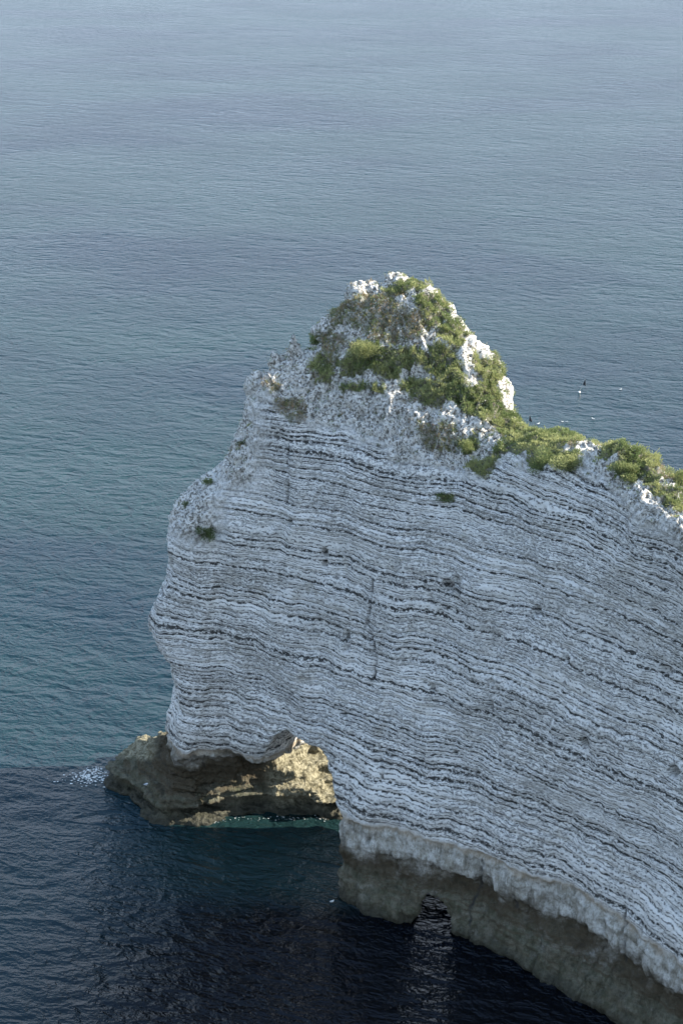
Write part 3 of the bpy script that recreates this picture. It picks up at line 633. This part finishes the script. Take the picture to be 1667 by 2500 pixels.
# ------------------------------------------------------------------ gulls, floats and marker buoys
def simple(nm, c, rough=0.6):
    t = NT(nm); P = t.pos(); c2 = tuple(x * 0.82 for x in c); t.put(t.bsdf.inputs['Base Color'], t.mix(t.noise(P, 14, 3), c, c2)); t.bsdf.inputs['Roughness'].default_value = rough; return t.m
M_WHITE = simple('white_feather', (0.80, 0.80, 0.78)); M_GREY = simple('grey_feather', (0.32, 0.35, 0.38)); M_BLACK = simple('black_cloth', (0.02, 0.022, 0.03)); M_BEAK = simple('yellow_beak', (0.6, 0.4, 0.05)); M_FLOAT = simple('white_float', (0.78, 0.77, 0.72), 0.4); M_POLE = simple('pale_pole', (0.45, 0.45, 0.42))
def lathe(path, rad, mat, name, parent, seg=12, sq=1.0):
    path = np.array(path, float); V, F = [], []
    for i, (p, r) in enumerate(zip(path, rad)):
        t = path[min(i + 1, len(path) - 1)] - path[max(i - 1, 0)]; t /= np.linalg.norm(t) + 1e-9
        a = np.cross(t, [0, 1, 0.01]); a /= np.linalg.norm(a); b = np.cross(t, a)
        for k in range(seg):
            V.append(p + (a * math.cos(2 * math.pi * k / seg) * sq + b * math.sin(2 * math.pi * k / seg)) * r)
    for i in range(len(path) - 1):
        for k in range(seg): F.append((i * seg + k, i * seg + (k + 1) % seg, (i + 1) * seg + (k + 1) % seg, (i + 1) * seg + k))
    return mesh_obj(name, np.array(V), np.array(F), mat, parent=parent)
def gull(label, loc, rz, swim=True, group=None, s=0.75):
    o = bpy.data.objects.new('gull', None); C.objects.link(o); o.location = loc; o.rotation_euler = (0, 0, rz); o.scale = (s, s, s); tag(o, label, 'gull', group)
    z = 0.04 if swim else 0.17
    # x forward: tail to breast, neck, head in one body
    lathe([(-0.27, 0, z + .10), (-0.2, 0, z + .09), (-0.1, 0, z + .07), (0.02, 0, z + .07), (0.11, 0, z + .09), (0.16, 0, z + .14), (0.175, 0, z + .19), (0.185, 0, z + .225), (0.205, 0, z + .24), (0.23, 0, z + .235), (0.245, 0, z + .23)],
          [0.004, 0.03, 0.068, 0.085, 0.078, 0.05, 0.036, 0.04, 0.038, 0.022, 0.004], M_WHITE, 'body', o)
    for sy in (-1, 1):
        lathe([(0.10, sy * .062, z + .11), (0.03, sy * .078, z + .12), (-0.1, sy * .06, z + .11), (-0.22, sy * .025, z + .115), (-0.3, sy * .008, z + .12)], [0.01, 0.045, 0.045, 0.02, 0.003], M_GREY, 'wing', o, 8, 0.8)
    lathe([(0.24, 0, z + .232), (0.27, 0, z + .226), (0.295, 0, z + .215)], [0.012, 0.009, 0.002], M_BEAK, 'beak', o, 6)
    if not swim:
        for sy in (-1, 1): lathe([(0.02, sy * .03, z + .02), (0.03, sy * .03, z - .08), (0.02, sy * .03, z - .17)], [0.012, 0.006, 0.006], M_BEAK, 'leg', o, 6)
    return o
dg = bpy.context.evaluated_depsgraph_get()
def ray(px, py):
    d = Vector(W(px, py, 100.0)) - Vector((0, 0, CAM_H)); d.normalize()
    hit, loc, n_, i_, ob, m_ = S.ray_cast(dg, Vector((0, 0, CAM_H)), d); return loc if hit else Vector(WZ(px, py, 0))
gull('grey backed gull standing on the dark rock ledge at the left', ray(360, 1921) - Vector((0, 0, 0.02)), R(20), False, s=1.15)
gull('white gull on the water beside the left foot of the pillar', WZ(810, 2203, 0), R(15))
gull('white gull afloat just off the green ridge where it drops to the saddle', WZ(1313, 1036, 0), R(30), group='gulls afloat beyond the ridge', s=0.9)
gull('left bird of the close pair of gulls afloat beyond the saddle', WZ(1372, 1031, 0), R(200), group='gulls afloat beyond the ridge', s=0.75)
gull('right bird of the close pair of gulls afloat beyond the saddle', WZ(1382, 1031, 0), R(-20), group='gulls afloat beyond the ridge', s=0.75)
gull('single white gull afloat above the bald chalk hump', WZ(1447, 1024, 0), R(160), group='gulls afloat beyond the ridge', s=0.95)
gull('white gull afloat farthest out, right of the marker buoy', WZ(1513, 952, 0), R(10), group='gulls afloat beyond the ridge', s=0.8)
def marker(label, loc, lean):
    o = bpy.data.objects.new('marker_buoy', None); C.objects.link(o); o.location = loc; tag(o, label, 'marker buoy', 'black flagged marker buoys'); o.rotation_euler = (0, R(lean), 0)
    ph = [(-0.14 + 0.02, 0.02), (-0.12, .1), (-0.06, .17), (0.02, .2), (0.1, .18), (0.17, .1), (0.19, .03)]
    lathe([(0, 0, z) for z, r in ph], [r for z, r in ph], M_FLOAT, 'float', o, 14)
    lathe([(0, 0, -0.4), (0, 0, 0.8), (0, 0, 2.25)], [0.025, 0.022, 0.015], M_POLE, 'pole', o, 8)
    V, F = [], []                                       # two flapping pennants, with thickness from solidify
    for i in range(7):
        for j in range(5):
            u, w_ = i / 6, j / 4; V.append((0.02 + u * 0.42 * 1.0, 0.06 * math.sin(u * 5 + w_ * 2) * u, 1.35 + w_ * 0.85 * (1 - 0.75 * u) - u * 0.15))
    for i in range(6):
        for j in range(4): F.append((i * 5 + j, i * 5 + j + 1, (i + 1) * 5 + j + 1, (i + 1) * 5 + j))
    fo = mesh_obj('flag', np.array(V), np.array(F), M_BLACK, parent=o); md = fo.modifiers.new('thick', 'SOLIDIFY'); md.thickness = 0.012
    return o
marker('black flagged marker buoy with a white float, out on open water at the right', WZ(1413, 958, 0), 20)
marker('black flagged marker buoy whose float is hidden by the green ridge', WZ(1288, 1050, 0), 3)

# ------------------------------------------------------------------ froth by the rocks, and painted sun glints under the arch
def foam_glints():
    t = NT('foam_glints'); t.bsdf.inputs['Base Color'].default_value = (0.75, 0.77, 0.76, 1); t.bsdf.inputs['Roughness'].default_value = 0.7
    V, F = [], []
    def fleck(px, py, r):
        c = WZ(px, py, 0.03); k = len(V); n = 6; a0 = random.random() * 6
        for i in range(n):
            a = a0 + i * 2 * math.pi / n; rr = r * random.uniform(0.5, 1.2); V.append((c[0] + math.cos(a) * rr * 2.6, c[1] + math.sin(a) * rr, 0.02 + 0.04 * random.random()))
        F.append(tuple(range(k, k + n)))
    for i in range(150):
        u = random.random(); cx, cy = random.choice([(205, 1893), (218, 1882), (240, 1877), (212, 1900), (235, 1886), (245, 1893)])
        fleck(random.gauss(cx, 7), random.gauss(cy, 4), random.uniform(0.012, 0.045))
    for i in range(160): fleck(random.gauss(225, 30), random.gauss(1900, 9), random.uniform(0.02, 0.06))
    for i in range(60): fleck(random.gauss(440, 10), random.gauss(2004, 2.5), random.uniform(0.03, 0.07))
    for i in range(90):  # white flecks standing in for sun glitter on the strip under the arch
        u = random.random(); fleck(470 + u * 345, 2012 - 14 * min(1, u * 3) + random.gauss(0, 3), random.uniform(0.01, 0.032))
    me = bpy.data.meshes.new('sea_foam_glints'); me.from_pydata(V, [], F); me.materials.append(t.m); o = bpy.data.objects.new('sea_foam_glints', me); C.objects.link(o); tag(o, kind='stuff')
foam_glints()
